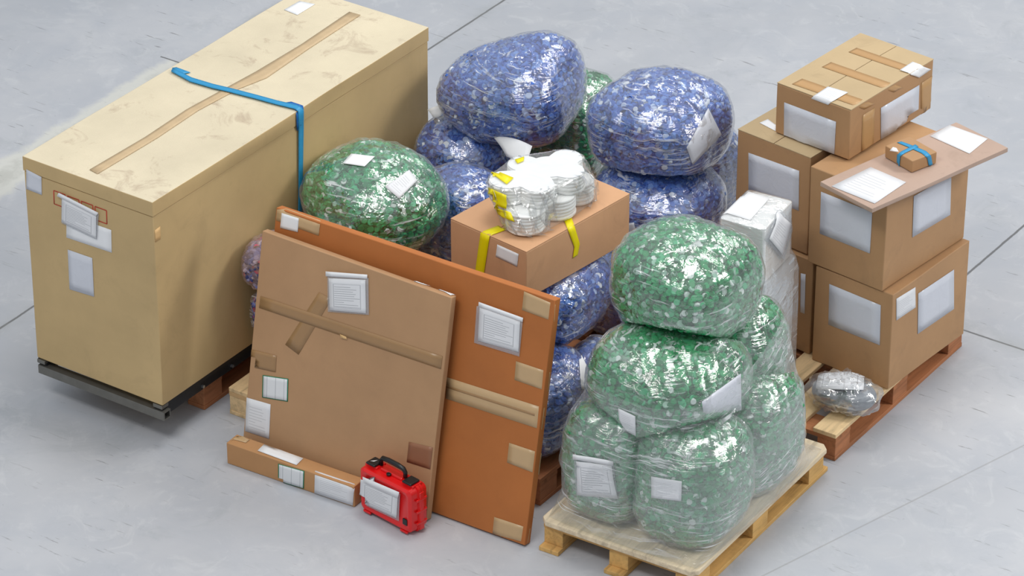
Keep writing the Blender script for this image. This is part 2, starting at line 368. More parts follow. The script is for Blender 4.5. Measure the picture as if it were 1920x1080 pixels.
# --- paper, tape and straps laid on the surface of a thing
class Surf:
    def __init__(s, objs):
        s.V = []; s.F = []
        for o in objs:
            m = wm(o); b = len(s.V); s.V += [m @ v.co for v in o.data.vertices]; s.F += [tuple(i+b for i in p.vertices) for p in o.data.polygons]
        s.t = BVHTree.FromPolygons(s.V, s.F)
    def hit(s, u, v, far=None):
        d = ray(u, v); p, n, _, _ = s.t.ray_cast(CAM_LOC, d)
        if p is None:
            p = CAM_LOC + d*(far if far else 19.0); q, n, _, _ = s.t.find_nearest(p); p = q; p = p.copy()
        if n.dot(d) > 0: n = -n
        return p, n
def grid_mesh(name, rows, mat, parent, thick=0.0):
    nr, nc = len(rows), len(rows[0]); inv = wm(parent).inverted()
    V = [inv @ p for r in rows for p in r]; F = [(i*nc+j, i*nc+j+1, (i+1)*nc+j+1, (i+1)*nc+j) for i in range(nr-1) for j in range(nc-1)]
    me = bpy.data.meshes.new(name); me.from_pydata(V, [], F); uvl = me.uv_layers.new(name='uv')
    for p in me.polygons:
        for li in p.loop_indices:
            k = me.loops[li].vertex_index; uvl.data[li].uv = ((k % nc)/(nc-1), 1-(k//nc)/(nr-1))
    if len(me.polygons):
        nn = wm(parent).to_3x3() @ me.polygons[len(me.polygons)//2].normal
        if nn.dot(CAM_LOC - rows[nr//2][nc//2]) < 0: me.flip_normals()
    for p in me.polygons: p.use_smooth = True
    me.materials.append(mat); o = bpy.data.objects.new(name, me); COL.objects.link(o); o.parent = parent
    if thick:
        sm = o.modifiers.new('thick', 'SOLIDIFY'); sm.thickness = thick; sm.offset = 1.0
    return o
def patch(parent, surf, quad, mat, name='paper_label', label=None, off=0.002, n=6, smooth_it=0, lift=None, thick=0.0006):
    """quad: TL, TR, BR, BL of the sheet as the photo shows it; it lies on the thing's own surface"""
    tl, tr, br, bl = [Vector((*q, 0)) for q in quad]; rows = []; D = None
    nr, nc = (n, n) if isinstance(n, int) else n
    for i in range(nr):
        a = i/(nr-1); r = []
        for j in range(nc):
            b = j/(nc-1); q = tl.lerp(tr, b).lerp(bl.lerp(br, b), a)
            p, nn = surf.hit(q.x, q.y, D); D = (p-CAM_LOC).length
            e = off + (lift(b, a) if lift else 0.0); r.append(p + nn*e)
        rows.append(r)
    for _ in range(smooth_it):
        new = [[p.copy() for p in r] for r in rows]
        for i in range(nr):
            for j in range(nc):
                acc = []
                for di, dj in ((1, 0), (-1, 0)):
                    if 0 < i < nr-1: acc.append(rows[i+di][j])
                if 0 < j < nc-1: acc += [rows[i][j+1], rows[i][j-1]]
                if acc: new[i][j] = rows[i][j]*0.4 + sum(acc, Vector())/len(acc)*0.6
        rows = new
    o = grid_mesh(name, rows, mat, parent, thick)
    if label: o['label'] = label
    return o
def strip(parent, surf, pairs, mat, name='packing_tape', label=None, off=0.0025, sub=6, thick=0.001):
    rows = []; D = None
    for k in range(len(pairs)-1):
        (a0, b0), (a1, b1) = pairs[k], pairs[k+1]
        for i in range(sub + (1 if k == len(pairs)-2 else 0)):
            t = i/sub; A = Vector((*a0, 0)).lerp(Vector((*a1, 0)), t); B = Vector((*b0, 0)).lerp(Vector((*b1, 0)), t); r = []
            for j in range(4):
                q = A.lerp(B, j/3); p, nn = surf.hit(q.x, q.y, D); D = (p-CAM_LOC).length; r.append(p + nn*off)
            rows.append(r)
    o = grid_mesh(name, rows, mat, parent, thick)
    if label: o['label'] = label
    return o
def pouch(parent, surf, film_q, doc_q, strip_q=None, mat='print', label=None, off=0.002):
    f = patch(parent, surf, film_q, M['pouch'], 'document_pouch', label, off+0.003, 6)
    d = patch(f, surf, doc_q, M[mat], 'document', None, off+0.0055, 8)
    if strip_q: patch(f, surf, strip_q, M['paper'], 'adhesive_strip', None, off+0.0075, (2, 8))
    return f

# --- cartons
def carton_mesh(wd, dp, ht, bulge=0.006, seed=0, n=9, taper=(0, 0)):
    bm = bmesh.new(); bmesh.ops.create_cube(bm, size=1.0)
    bmesh.ops.subdivide_edges(bm, edges=bm.edges[:], cuts=n, use_grid_fill=True)
    P = np.array([v.co[:] for v in bm.verts]); N1 = waves(P*np.array([wd, dp, ht]), seed, 9.0); N2 = waves(P, seed+5, 3.0)
    for v, a, b in zip(bm.verts, N1, N2):
        x, y, z = v.co; d = Vector((0, 0, 0))
        for ax in range(3):
            if abs(abs(v.co[ax]) - 0.5) < 1e-5:
                o = [k for k in range(3) if k != ax]; k = (1-(2*v.co[o[0]])**2)*(1-(2*v.co[o[1]])**2)
                d[ax] += math.copysign(1, v.co[ax])*(k*(bulge*(0.75+0.5*b) + 0.0020*a))
        d += Vector((0.0012*a, 0.0012*b, -0.0010*a))
        tx = 1 + taper[0]*(z+0.5); ty = 1 + taper[1]*(z+0.5)
        v.co = Vector((((x)*tx+0.5)*wd, ((y)*ty+0.5)*dp, (z+0.5)*ht)) + d
    return bm
def bm_obj(bm, name, mat, parent, bevel=0.004, smooth=True):
    bmesh.ops.recalc_face_normals(bm, faces=bm.faces)
    me = bpy.data.meshes.new(name); bm.to_mesh(me); bm.free(); me.materials.append(mat)
    for p in me.polygons: p.use_smooth = smooth
    me.set_sharp_from_angle(angle=math.radians(40))
    o = bpy.data.objects.new(name, me); COL.objects.link(o); o.parent = parent
    if bevel:
        b = o.modifiers.new('bevel', 'BEVEL'); b.width = bevel; b.segments = 2; b.limit_method = 'ANGLE'; b.angle_limit = math.radians(55)
    return o
def carton(name, label, cat, loc, yaw, dims, mat, bulge=0.006, seed=0, top=None, group=None, tilt=(0, 0), taper=(0, 0), bevel=0.004):
    """Empty at the front left bottom corner > body, two flaps with a slit between them"""
    t = thing(name, label, cat, loc, (tilt[0], tilt[1], yaw), group); wd, dp, ht = dims
    cm = carton_mesh(wd, dp, ht, bulge, seed, taper=taper)
    for v in cm.verts: v.co.z = max(0.0, min(v.co.z, ht - 0.0005 if top else ht + 0.0015))
    body = bm_obj(cm, 'body', mat, t, bevel); objs = [body]
    if top:
        g = 0.002; T = 0.004
        if top[0] == 'Y': rects = [(0, wd/2-g, 0, dp), (wd/2+g, wd, 0, dp)]
        else: rects = [(0, wd, 0, dp/2-g), (0, wd, dp/2+g, dp)]
        for k, (x0, x1, y0, y1) in enumerate(rects):
            m = MB(); nx = 8; V = []; F = []
            for zz in (0, T):
                for i in range(nx+1):
                    for j in range(nx+1):
                        x = x0+(x1-x0)*i/nx; y = y0+(y1-y0)*j/nx
                        kk = (1-(2*x/wd-1)**2)*(1-(2*y/dp-1)**2)
                        V.append((x, y, ht + zz + 0.001 + bulge*1.0*kk))
            q = (nx+1)**2; I = lambda i, j, l: l*q + i*(nx+1)+j
            for i in range(nx):
                for j in range(nx): F += [(I(i, j, 1), I(i+1, j, 1), I(i+1, j+1, 1), I(i, j+1, 1)), (I(i, j, 0), I(i, j+1, 0), I(i+1, j+1, 0), I(i+1, j, 0))]
            for i in range(nx): F += [(I(i, 0, 0), I(i+1, 0, 0), I(i+1, 0, 1), I(i, 0, 1)), (I(i, nx, 0), I(i, nx, 1), I(i+1, nx, 1), I(i+1, nx, 0)),
                                      (I(0, i, 0), I(0, i, 1), I(0, i+1, 1), I(0, i+1, 0)), (I(nx, i, 0), I(nx, i+1, 0), I(nx, i+1, 1), I(nx, i, 1))]
            m.add(V, F); objs.append(m.build('flap', top[1], t, True, sharp=35))
    return t, Surf(objs), body

# --- pallets: five deck boards, three cross boards, nine blocks, three bottom boards
def pallet(label, x0, y0, wd, dp, yaw, wl, wx, group=None, sheet=False, deck_boards=5, rx=0.0, low=None):
    t = thing('wooden_pallet', label, 'pallet', (x0, y0, 0), (0, 0, yaw), group or 'wooden pallets under the loads'); r = random.Random(int(x0*100+y0*10))
    H = 0.144; bw = 0.10; low = low or wl
    for cx in (bw/2, wd/2, wd-bw/2):                       # bottom boards along the depth
        MB().box(cx-bw/2, cx+bw/2, -rx, dp+rx, 0.0, 0.022).build('bottom_board', low, t, bevel=0.003)
    for cx in (bw/2, wd/2, wd-bw/2):
        for cy in (0.0, dp/2-0.07, dp-0.14):
            MB().box(cx-bw/2+0.002, cx+bw/2-0.002, cy+0.002, cy+0.138, 0.022, 0.10).build('block', low, t, bevel=0.003)
    for cy in (0.0, dp/2-0.07, dp-0.14):
        MB().box(0, wd, cy, cy+0.14, 0.10, 0.122).build('cross_board', wx, t, bevel=0.003)
    if not sheet:
        bwd = 0.12; gap = (wd - deck_boards*bwd)/(deck_boards-1)
        for k in range(deck_boards):
            xx = k*(bwd+gap); e = r.uniform(-0.004, 0.004)
            MB().box(xx, xx+bwd, e, dp+e, 0.122, H).build('deck_board', wl, t, bevel=0.003)
    return t

# ------------------------------------------------------------------ floor
fm = MB(); fm.add([(-45, -45, 0), (45, -45, 0), (45, 60, 0), (-45, 60, 0)], [(0, 1, 2, 3)])
floor = fm.build('floor', M['floor']); floor['kind'] = 'structure'

# ------------------------------------------------------------------ pallets
pallet('dark wooden pallet under the big ochre carton on its steel frame', -1.857, -0.845, 0.70, 1.60, 0.0, M['wood_b'], M['wood_bx'])
pallet('worn wooden pallet whose corner shows left of the leaning brown board', -1.045, -0.80, 0.80, 1.20, 0.0, M['wood_a'], M['wood_ax'])
pallet('film covered pallet under the blue cap bags, seen between orange board and green load', -0.215, -0.63, 0.80, 1.10, 0.0, M['wood_b'], M['wood_bx'])
pallet('wooden pallet with bare front boards under the stacked cartons', 0.64, 0.425, 0.85, 1.22, 0.012, M['wood_a'], M['wood_bx'], deck_boards=5, low=M['wood_b'])
pallet('rear left pallet behind the green bag beside the big ochre carton', -1.045, 0.48, 0.80, 1.20, 0.0, M['wood_b'], M['wood_bx'])
pallet('rear middle pallet under the tall pile of blue bags', -0.215, 0.52, 0.80, 1.20, 0.0, M['wood_b'], M['wood_bx'])
GP = pallet('yellow pine pallet with white sheet top under the green cap bags', 0.775, -0.885, 0.77, 1.17, 0.035, M['wood_y'], M['wood_yx'], sheet=True, rx=0.04)
c = 0.03; W_, D_ = 0.785, 1.21
MB().prism([(-0.01+c, -0.02), (W_-c, -0.02), (W_, -0.02+c), (W_, D_-0.02-c), (W_-c, D_-0.02), (-0.01+c, D_-0.02), (-0.01, D_-0.02-c), (-0.01, -0.02+c)], 0.1225, 0.150).build('deck_sheet', M['deck'], GP, bevel=0.005)['label'] = 'whitish sheet top with cut corners'

# ------------------------------------------------------------------ big ochre carton on a steel frame
fr = thing('steel_frame', 'dark steel base frame with bolts carrying the big ochre carton', 'frame', (-1.864, -1.19, 0.146))
FW, FD = 0.748, 2.089
def rail_u(y0, y1, x0, x1, z0, z1):           # channel running along X, open at its ends
    m = MB(); th = 0.006
    m.box(x0, x1, y0, y0+th, z0, z1); m.box(x0, x1, y0+th, y1, z0, z0+th); m.box(x0, x1, y1-th, y1, z0+th, z1); m.box(x0, x1, y0+th, y1-th, z1-th, z1)
    return m
rail_u(-0.012, 0.035, 0.012, FW+0.012, 0.0, 0.044).build('front_rail', M['steel'], fr)['label'] = 'dull grey front rail'
rail_u(FD-0.05, FD-0.005, 0.01, FW-0.01, 0.0, 0.044).build('rear_rail', M['dark_steel'], fr)
for x0 in (0.004, FW-0.054):
    s_ = MB(); s_.box(x0, x0+0.05, 0.0, FD, 0.046, 0.052); s_.box(x0, x0+0.006, 0.0, FD, 0.0525, 0.072) if x0 < 0.1 else s_.box(x0+0.044, x0+0.05, 0.0, FD, 0.0525, 0.072)
    s_.box(x0+0.01, x0+0.04, 0.04, FD-0.06, 0.0, 0.0455)
    sr = s_.build('side_rail', M['dark_steel'], fr)
    if x0 > 0.1:
        for yb in (0.30, 0.52, 0.74, 0.96):
            MB().cyl((FW-0.0135, yb, 0.020), 0.008, 0.012, 'X', 10).build('bolt', M['bolt'], sr)
for yb in (0.42, 0.95, 1.5):
    MB().box(0.056, FW-0.056, yb, yb+0.06, 0.004, 0.05).build('cross_rail', M['dark_steel'], fr)
MB().box(FW-0.055, FW-0.002, -0.008, 0.04, 0.0525, 0.071).build('corner_plate', M['steel'], fr, bevel=0.002)
MB().box(0.004, 0.05, -0.008, 0.04, 0.0525, 0.071).build('corner_plate', M['steel'], fr, bevel=0.002)

big, sbig0, bbody = carton('large_carton', 'huge ochre cardboard crate with blue strap, standing on a steel frame', 'carton', (-1.864, -1.19, 0.22), -0.007, (0.748, 2.089, 0.990), M['big'], 0.008, 3)
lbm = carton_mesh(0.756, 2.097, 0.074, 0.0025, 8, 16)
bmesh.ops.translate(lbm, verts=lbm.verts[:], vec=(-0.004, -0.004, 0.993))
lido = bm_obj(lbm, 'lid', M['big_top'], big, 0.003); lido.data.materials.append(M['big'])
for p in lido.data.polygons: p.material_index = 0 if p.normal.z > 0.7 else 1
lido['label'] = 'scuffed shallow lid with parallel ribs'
SB_ = Surf([bbody, lido])
strip(big, SB_, [((168, 319), (183, 327)), ((272, 258), (296, 259)), ((350, 206), (372, 208)), ((425, 165), (447, 168)), ((480, 135), (500, 147)), ((565, 84), (578, 93)), ((655, 23), (676, 29))], M['tape_dirty'], 'packing_tape', 'worn brown tape along the lid')
patch(big, SB_, [(532.5, 19), (561.5, 2.5), (591, 8.5), (557.5, 29)], M['paper'], label='white sticker on the lid')
patch(big, SB_, [(50, 317), (78.3, 331.7), (79, 365.3), (50, 354)], M['sleeve'], label='small white sticker at the corner')
# red printed squares (drawn as thin outline frames)
for k in range(4):
    x = 101 + 25.8*k; y = 357 + 0.385*(x-101); wd_, ht_ = 21.5, 25.0; mk = None
    for a, b in (((0, 0), (1, 0)), ((1, 0), (1, 1)), ((1, 1), (0, 1)), ((0, 1), (0, 0))):
        pt = lambda s, t: (x + wd_*s + 0.9*t, y + 0.37*wd_*s + ht_*t)
        A, B = pt(*a), pt(*b); e = 0.85
        off_ = (0, e) if a[1] == b[1] else (e, 0)
        o = patch(big if mk is None else mk, SB_, [(A[0]-off_[0], A[1]-off_[1]), (B[0]-off_[0] if a[1] == b[1] else A[0]+off_[0], (B[1]-off_[1]) if a[1] == b[1] else A[1]), (B[0]+off_[0], B[1]+off_[1]), (A[0]+off_[0] if a[1] == b[1] else B[0]-off_[0], (A[1]+off_[1]) if a[1] == b[1] else B[1])], M['red_ink'], 'printed_square' if mk is None else 'square_line', None, 0.0012, 2, thick=0.0003)
        if mk is None: mk = o
patch(big, SB_, [(125, 401), (209, 431), (210, 473.5), (125, 445)], M['paper'], label='wide white sticker below the document pouch', off=0.0015)
patch(big, SB_, [(127.5, 467.5), (173.5, 483.5), (177, 556), (131, 542)], M['sleeve'], label='tall white sticker')
pouch(big, SB_, [(117, 367), (187, 400), (183.5, 448), (117, 417)], [(119, 371), (183, 402), (182.5, 446), (118, 414)], [(113.3, 359.5), (187.5, 397), (183, 403.5), (109.5, 365.5)], 'print', off=0.004)
# torn corner patch
patch(big, SB_, [(289.5, 432), (300, 424), (301, 448), (291, 454)], M['raw'], 'torn_corner', 'frayed torn corner', 0.001, 4)
# blue strap and its two corner guards
st_pairs = [((324, 131), (321, 137)), ((360, 149), (356, 156)), ((400, 161), (397, 168)), ((436, 169.5), (433, 176.5)), ((480, 181), (478, 188)), ((520, 192), (518, 199)), ((555, 200), (551, 207)), ((566, 205), (556, 209)), ((566, 240), (557, 244)), ((565, 300), (557, 303)), ((564, 360), (557, 363)), ((563, 420), (556, 423)), ((562, 500), (556, 503))]
stp = strip(big, SB_, st_pairs, M['blue_strap'], 'strap', 'blue strap around the middle', 0.008, 4, 0.003)
patch(stp, SB_, [(530, 195.5), (546, 193), (567, 200), (554, 207)], M['blue_guard'], 'corner_guard', 'dark blue plastic corner guard', 0.0045, 5, thick=0.003)
patch(stp, SB_, [(553.5, 206.5), (567.5, 199.5), (567, 236), (555, 244.5)], M['blue_guard'], 'corner_guard', 'dark blue plastic corner guard', 0.0045, 5, thick=0.003)
patch(stp, SB_, [(323, 129.5), (331, 128.5), (357, 138), (340, 141)], M['blue_strap'], 'corner_guard', None, 0.0045, 5, thick=0.003)

# ------------------------------------------------------------------ leaning boards
def slab(name, label, A, B, top, thick, mat, seed):
    """flat carton leaning back: front bottom edge from A to B on the floor, TOP = (dY, z) of its front top edge"""
    A = Vector((*A, 0)); B = Vector((*B, 0)); x = (B-A).normalized(); up = Vector((0, top[0], top[1])); L = up.length
    y = up.normalized().cross(x).normalized(); z = x.cross(y)
    t = bpy.data.objects.new(name, None); COL.objects.link(t); t.matrix_basis = Matrix.Translation(A) @ Matrix((x, y, z)).transposed().to_4x4()
    tag(t, label, 'carton', 'cardboard slabs leaning on the load')
    wd = (B-A).length; m = carton_mesh(wd, thick, L, 0.002, seed, 10)
    dz = thick*abs(y.z)+0.001; t.location.z += dz if y.z < 0 else 0.001
    b = bm_obj(m, 'body', mat, t, 0.003); return t, Surf([b]), b
p2, sp2, _ = slab('flat_carton', 'large orange cardboard slab with pale tape patches leaning behind the brown one', (-0.772, -0.973), (0.716, -0.945), (0.235, 1.145), 0.045, M['panel_orange'], 21)
T = M['tape_pale']
patch(p2, sp2, [(521, 379), (602, 408), (598, 442), (518, 413)], T, 'packing_tape', None, 0.0015)
patch(p2, sp2, [(529, 399), (561, 409), (559, 435), (526, 427)], M['paper'], label='white sticker at the top left', off=0.003)
for q in ([(983, 546), (1041, 571), (1039, 603), (979, 581)], [(968, 677), (1031, 698), (1028, 734), (965, 712)], [(955, 830), (1015, 850), (1010, 890), (951, 867)], [(927, 969), (994, 991), (988, 1025), (923, 1008)]):
    patch(p2, sp2, q, T, 'packing_tape', None, 0.0015)
patch(p2, sp2, [(838, 707), (1027, 767), (1023, 808), (836, 747)], T, 'packing_tape', 'wide horizontal tape with a crease', 0.0015, (4, 12))
strip(p2, sp2, [((837, 722), (837, 726)), ((1026, 783), (1026, 787))], M['tape_brown'], 'tape_crease', None, 0.003, 8)
pouch(p2, sp2, [(895, 573), (981, 604), (975, 668), (890, 642)], [(901, 575), (977, 602), (974, 659), (898, 638)], [(900, 565), (983, 595), (982, 603), (899, 574)], 'print')
p1, sp1, _ = slab('flat_carton', 'square brown cardboard slab leaning in front of the orange one, crossed by tape', (-0.800, -1.022), (0.240, -1.027), (0.207, 1.055), 0.038, M['panel_brown'], 22)
B_ = M['tape_brown']
patch(p1, sp1, [(489, 555), (830, 668), (827, 692), (486, 577)], B_, 'packing_tape', 'long brown tape across the slab', 0.0015, (4, 14))
patch(p1, sp1, [(598, 548), (622, 560), (560, 665), (535, 646)], B_, 'packing_tape', 'slanting brown tape', 0.001, (8, 4))
patch(p1, sp1, [(472, 655), (519, 667), (517, 698), (468, 687)], B_, 'packing_tape', None, 0.0015)
patch(p1, sp1, [(767, 828), (812, 839), (807, 880), (763, 866)], M['tape_dark'], 'packing_tape', 'dark tape patch near the red case', 0.0015)
pouch(p1, sp1, [(615, 516), (692, 521), (693, 590), (616, 584)], [(618, 521), (687, 524), (688, 587), (620, 581)], [(613, 508), (691, 514), (691, 522), (613, 517)], 'print')
patch(p1, sp1, [(493, 703), (541, 710), (540, 753), (492, 745)], M['form'], label='green bordered form')
patch(p1, sp1, [(463, 745), (508, 758), (505, 823), (460, 808)], M['print_light'], label='tall white sheet at the lower left')
patch(p1, sp1, [(773, 519), (793, 521), (812, 532), (797, 535)], M['paper'], label='white sticker folded over the top edge', off=0.003)
patch(p1, sp1, [(817, 538), (832, 540), (857, 549), (845, 555)], M['paper'], label='white sticker folded over the top edge', off=0.003)
patch(p1, sp1, [(638, 626), (650, 631), (652, 636), (641, 633)], M['raw'], 'surface_tear', 'small torn flake of board', 0.003, 3, lift=lambda b, a: 0.004*a)

lb, slb, lbody = carton('long_carton', 'long thin brown box lying on the floor along the leaning boards', 'box', (-0.790, -1.145, 0.001), 0.048, (0.694, 0.082, 0.111), M['long'], 0.0015, 31, bevel=0.003)
patch(lb, slb, [(452, 807), (478, 817), (461, 831), (432, 823)], M['tape_pale'], 'packing_tape', 'pale tape on the left end')
patch(lb, slb, [(503, 826), (577, 852), (556, 873), (483, 846)], M['paper'], label='white sheet on the upper side', off=0.003)
patch(lb, slb, [(522, 869), (571, 883), (570, 916), (522, 902)], M['form'], label='green bordered form on the front')
patch(lb, slb, [(591, 883), (665, 908), (662, 948), (590, 924)], M['print_light'], label='white printed sheet on the front')

# ------------------------------------------------------------------ red hard case
cs = thing('hard_case', 'red plastic hard case with black handle standing by the leaning boards', 'case', (-0.068, -1.118, 0.0), (0, 0, -0.15))
CW, CDp, CH = 0.334, 0.110, 0.246
def rrect(x0, x1, z0, z1, r, n=6):
    pts = []
    for cx, cz, a0 in ((x1-r, z0+r, -90), (x1-r, z1-r, 0), (x0+r, z1-r, 90), (x0+r, z0+r, 180)):
        for i in range(n+1):
            a = math.radians(a0+90*i/n); pts.append((cx+r*math.cos(a), cz+r*math.sin(a)))
    return pts
def shell(y0, y1, face_in, flip):
    m = MB(); R = []
    prof = [(y0, 0.0), (y0+(y1-y0)*0.25, 0.0), (y0+(y1-y0)*0.27, 0.006), (y0+(y1-y0)*0.85, 0.009), (y1, 0.020)] if not flip else None
    if flip: prof = [(y1, 0.0), (y1-(y1-y0)*0.25, 0.0), (y1-(y1-y0)*0.27, 0.006), (y1-(y1-y0)*0.85, 0.009), (y0, 0.020)]
    for y, ins in prof: R.append([(x, y, z) for x, z in rrect(ins, CW-ins, 0.006+ins, CH-ins, 0.028-ins*0.4)])
    R.append([(x, prof[-1][0], z) for x, z in rrect(0.03, CW-0.03, 0.036, CH-0.03, 0.016)])
    R.append([(x, prof[-1][0] + (-0.004 if not flip else 0.004)*(1 if not flip else 1)*(-1 if not flip else -1)*(-1), z) for x, z in rrect(0.036, CW-0.036, 0.042, CH-0.036, 0.014)])
    m.loft(R); return m
front = shell(0.0, 0.062, None, True).build('front_shell', M['red'], cs, True, sharp=35)
rear = shell(0.0635, CDp, None, False).build('rear_shell', M['red'], cs, True, sharp=35)
for sx in (0.02, CW-0.09):                                    # raised latch housings and black latches
    MB().box(sx, sx+0.07, 0.030, 0.092, CH-0.010, CH+0.004).build('latch_housing', M['red'], cs, bevel=0.004)
    la = MB().box(sx+0.008, sx+0.062, 0.022, 0.084, CH+0.0045, CH+0.015).build('latch', M['black'], cs, bevel=0.005)
    if sx < 0.1:
        MB().add([(sx+0.020, 0.040, CH+0.0158), (sx+0.036, 0.048, CH+0.0158), (sx+0.040, 0.068, CH+0.0158)], [(0, 1, 2)]).build('logo', M['white'], la)['label'] = 'white pointed mark'
MB().box(0.10, CW-0.10, 0.040, 0.088, CH-0.008, CH+0.006).build('handle_base', M['red'], cs, bevel=0.006)
hp = [(0.085, 0.064, CH+0.004), (0.085, 0.064, CH+0.030), (0.096, 0.064, CH+0.044), (0.13, 0.064, CH+0.048), (0.19, 0.064, CH+0.048), (0.224, 0.064, CH+0.044), (0.235, 0.064, CH+0.030), (0.235, 0.064, CH+0.004)]
MB().tube(hp, [0.010, 0.010, 0.011, 0.012, 0.012, 0.011, 0.010, 0.010], 10).build('handle', M['black'], cs, True)
MB().cyl((0.16, 0.036, CH-0.002), 0.012, 0.007, 'Z', 16).build('pressure_valve', M['black'], cs, bevel=0.002)
for x0 in (0.03, CW-0.075):
    MB().box(x0, x0+0.045, -0.0015, 0.010, 0.008, 0.020).build('foot', M['red'], cs, bevel=0.003)
for zc in (0.06, 0.12, 0.18):
    MB().box(CW-0.003, CW+0.005, 0.03, 0.095, zc-0.006, zc+0.006).build('rib', M['red'], cs, bevel=0.003)
MB().box(CW-0.020, CW+0.004, 0.05, 0.078, 0.02, CH-0.03).build('hinge_rib', M['red'], cs, bevel=0.004)
MB().box(CW-0.055, CW-0.028, -0.004, 0.004, 0.055, 0.085).build('name_plate', M['black'], cs, bevel=0.002)
scs = Surf([front])
pouch(cs, scs, [(672, 890), (752, 924), (750, 976), (674, 940)], [(679, 897), (749, 925), (746, 970), (677, 939)], [(672, 887), (752, 921), (749, 933), (670, 897)], 'print', off=0.004)

# ------------------------------------------------------------------ bags of bottle caps in stretch film
def cap_template(n=9):
    r = 1.0; V = []
    for z, rr in ((-0.40, 1.0), (0.32, 1.0), (0.42, 0.84)):
        V += [(rr*math.cos(2*math.pi*i/n), rr*math.sin(2*math.pi*i/n), z) for i in range(n)]
    F = [(i, (i+1) % n, n+(i+1) % n, n+i) for i in range(n)] + [(n+i, n+(i+1) % n, 2*n+(i+1) % n, 2*n+i) for i in range(n)] + [tuple(range(2*n, 3*n))]
    V += [(0.86*math.cos(2*math.pi*i/n), 0.86*math.sin(2*math.pi*i/n), 0.18) for i in range(n)]    # hollow inside
    F += [((i+1) % n, i, 3*n+i, 3*n+(i+1) % n) for i in range(n)] + [tuple(range(4*n-1, 3*n-1, -1))]
    return np.array(V), F
CAPV, CAPF = cap_template()
class Bag:
    def __init__(s, c, abc, rot, e=(2.6, 2.6), seed=0, flat=0.93, taper=0.0):
        s.c = Vector(c); s.abc = abc; s.R = np.array(Euler(rot).to_matrix()); s.e = e; s.seed = seed; s.flat = flat; s.taper = taper; s.planes = []
    def local(s, D, off=0.0):
        a, b, c = s.abc; e1, e2 = s.e
        r = ((np.abs(D[:, 0]/a)**e1 + np.abs(D[:, 1]/b)**e1)**(e2/e1) + np.abs(D[:, 2]/c)**e2)**(-1/e2)
        r = r*(1 + 0.036*waves(D, s.seed, 2.6) + 0.014*waves(D, s.seed+1, 6.5)) + off
        q = D*r[:, None]; q[:, 1:] *= (1 + s.taper*q[:, :1]/a); lo = -c*s.flat
        q[:, 2] = np.where(q[:, 2] < lo, lo + (q[:, 2]-lo)*0.01, q[:, 2])
        q = q @ s.R.T
        for p, n in s.planes:                     # pressed flat where it meets a neighbour
            d = (q - (np.array(p) - np.array(s.c))) @ np.array(n) - (off*0.5 - 0.006)
            q = q - np.where(d > 0, d*0.97, 0.0)[:, None]*np.array(n)[None, :]
        return q
    def reach(s, n):
        return float(np.linalg.norm(s.local(np.array([np.array(n) @ s.R]))[0]))
def sphere_grid(nu, nv):
    th = np.arange(nu)*2*np.pi/nu; ph = -np.pi/2 + (np.arange(1, nv))*np.pi/nv
    T_, P_ = np.meshgrid(th, ph); D = np.stack([np.cos(T_)*np.cos(P_), np.sin(T_)*np.cos(P_), np.sin(P_)], -1).reshape(-1, 3)
    D = np.vstack([D, [[0, 0, -1], [0, 0, 1]]]); k = nu*(nv-1)
    F = [(r*nu+i, r*nu+(i+1) % nu, (r+1)*nu+(i+1) % nu, (r+1)*nu+i) for r in range(nv-2) for i in range(nu)]
    F += [(k, (i+1) % nu, i) for i in range(nu)] + [(k+1, (nv-2)*nu+i, (nv-2)*nu+(i+1) % nu) for i in range(nu)]
    return D, F
SG_HI = sphere_grid(112, 64); SG_LO = sphere_grid(40, 22)
def raw_mesh(name, V, F, mat, parent, smooth=True):
    me = bpy.data.meshes.new(name); me.from_pydata(V.tolist() if hasattr(V, 'tolist') else V, [], F); me.update(); me.materials.append(mat)
    me.polygons.foreach_set('use_smooth', [smooth]*len(me.polygons))
    o = bpy.data.objects.new(name, me); COL.objects.link(o); o.parent = parent; return o
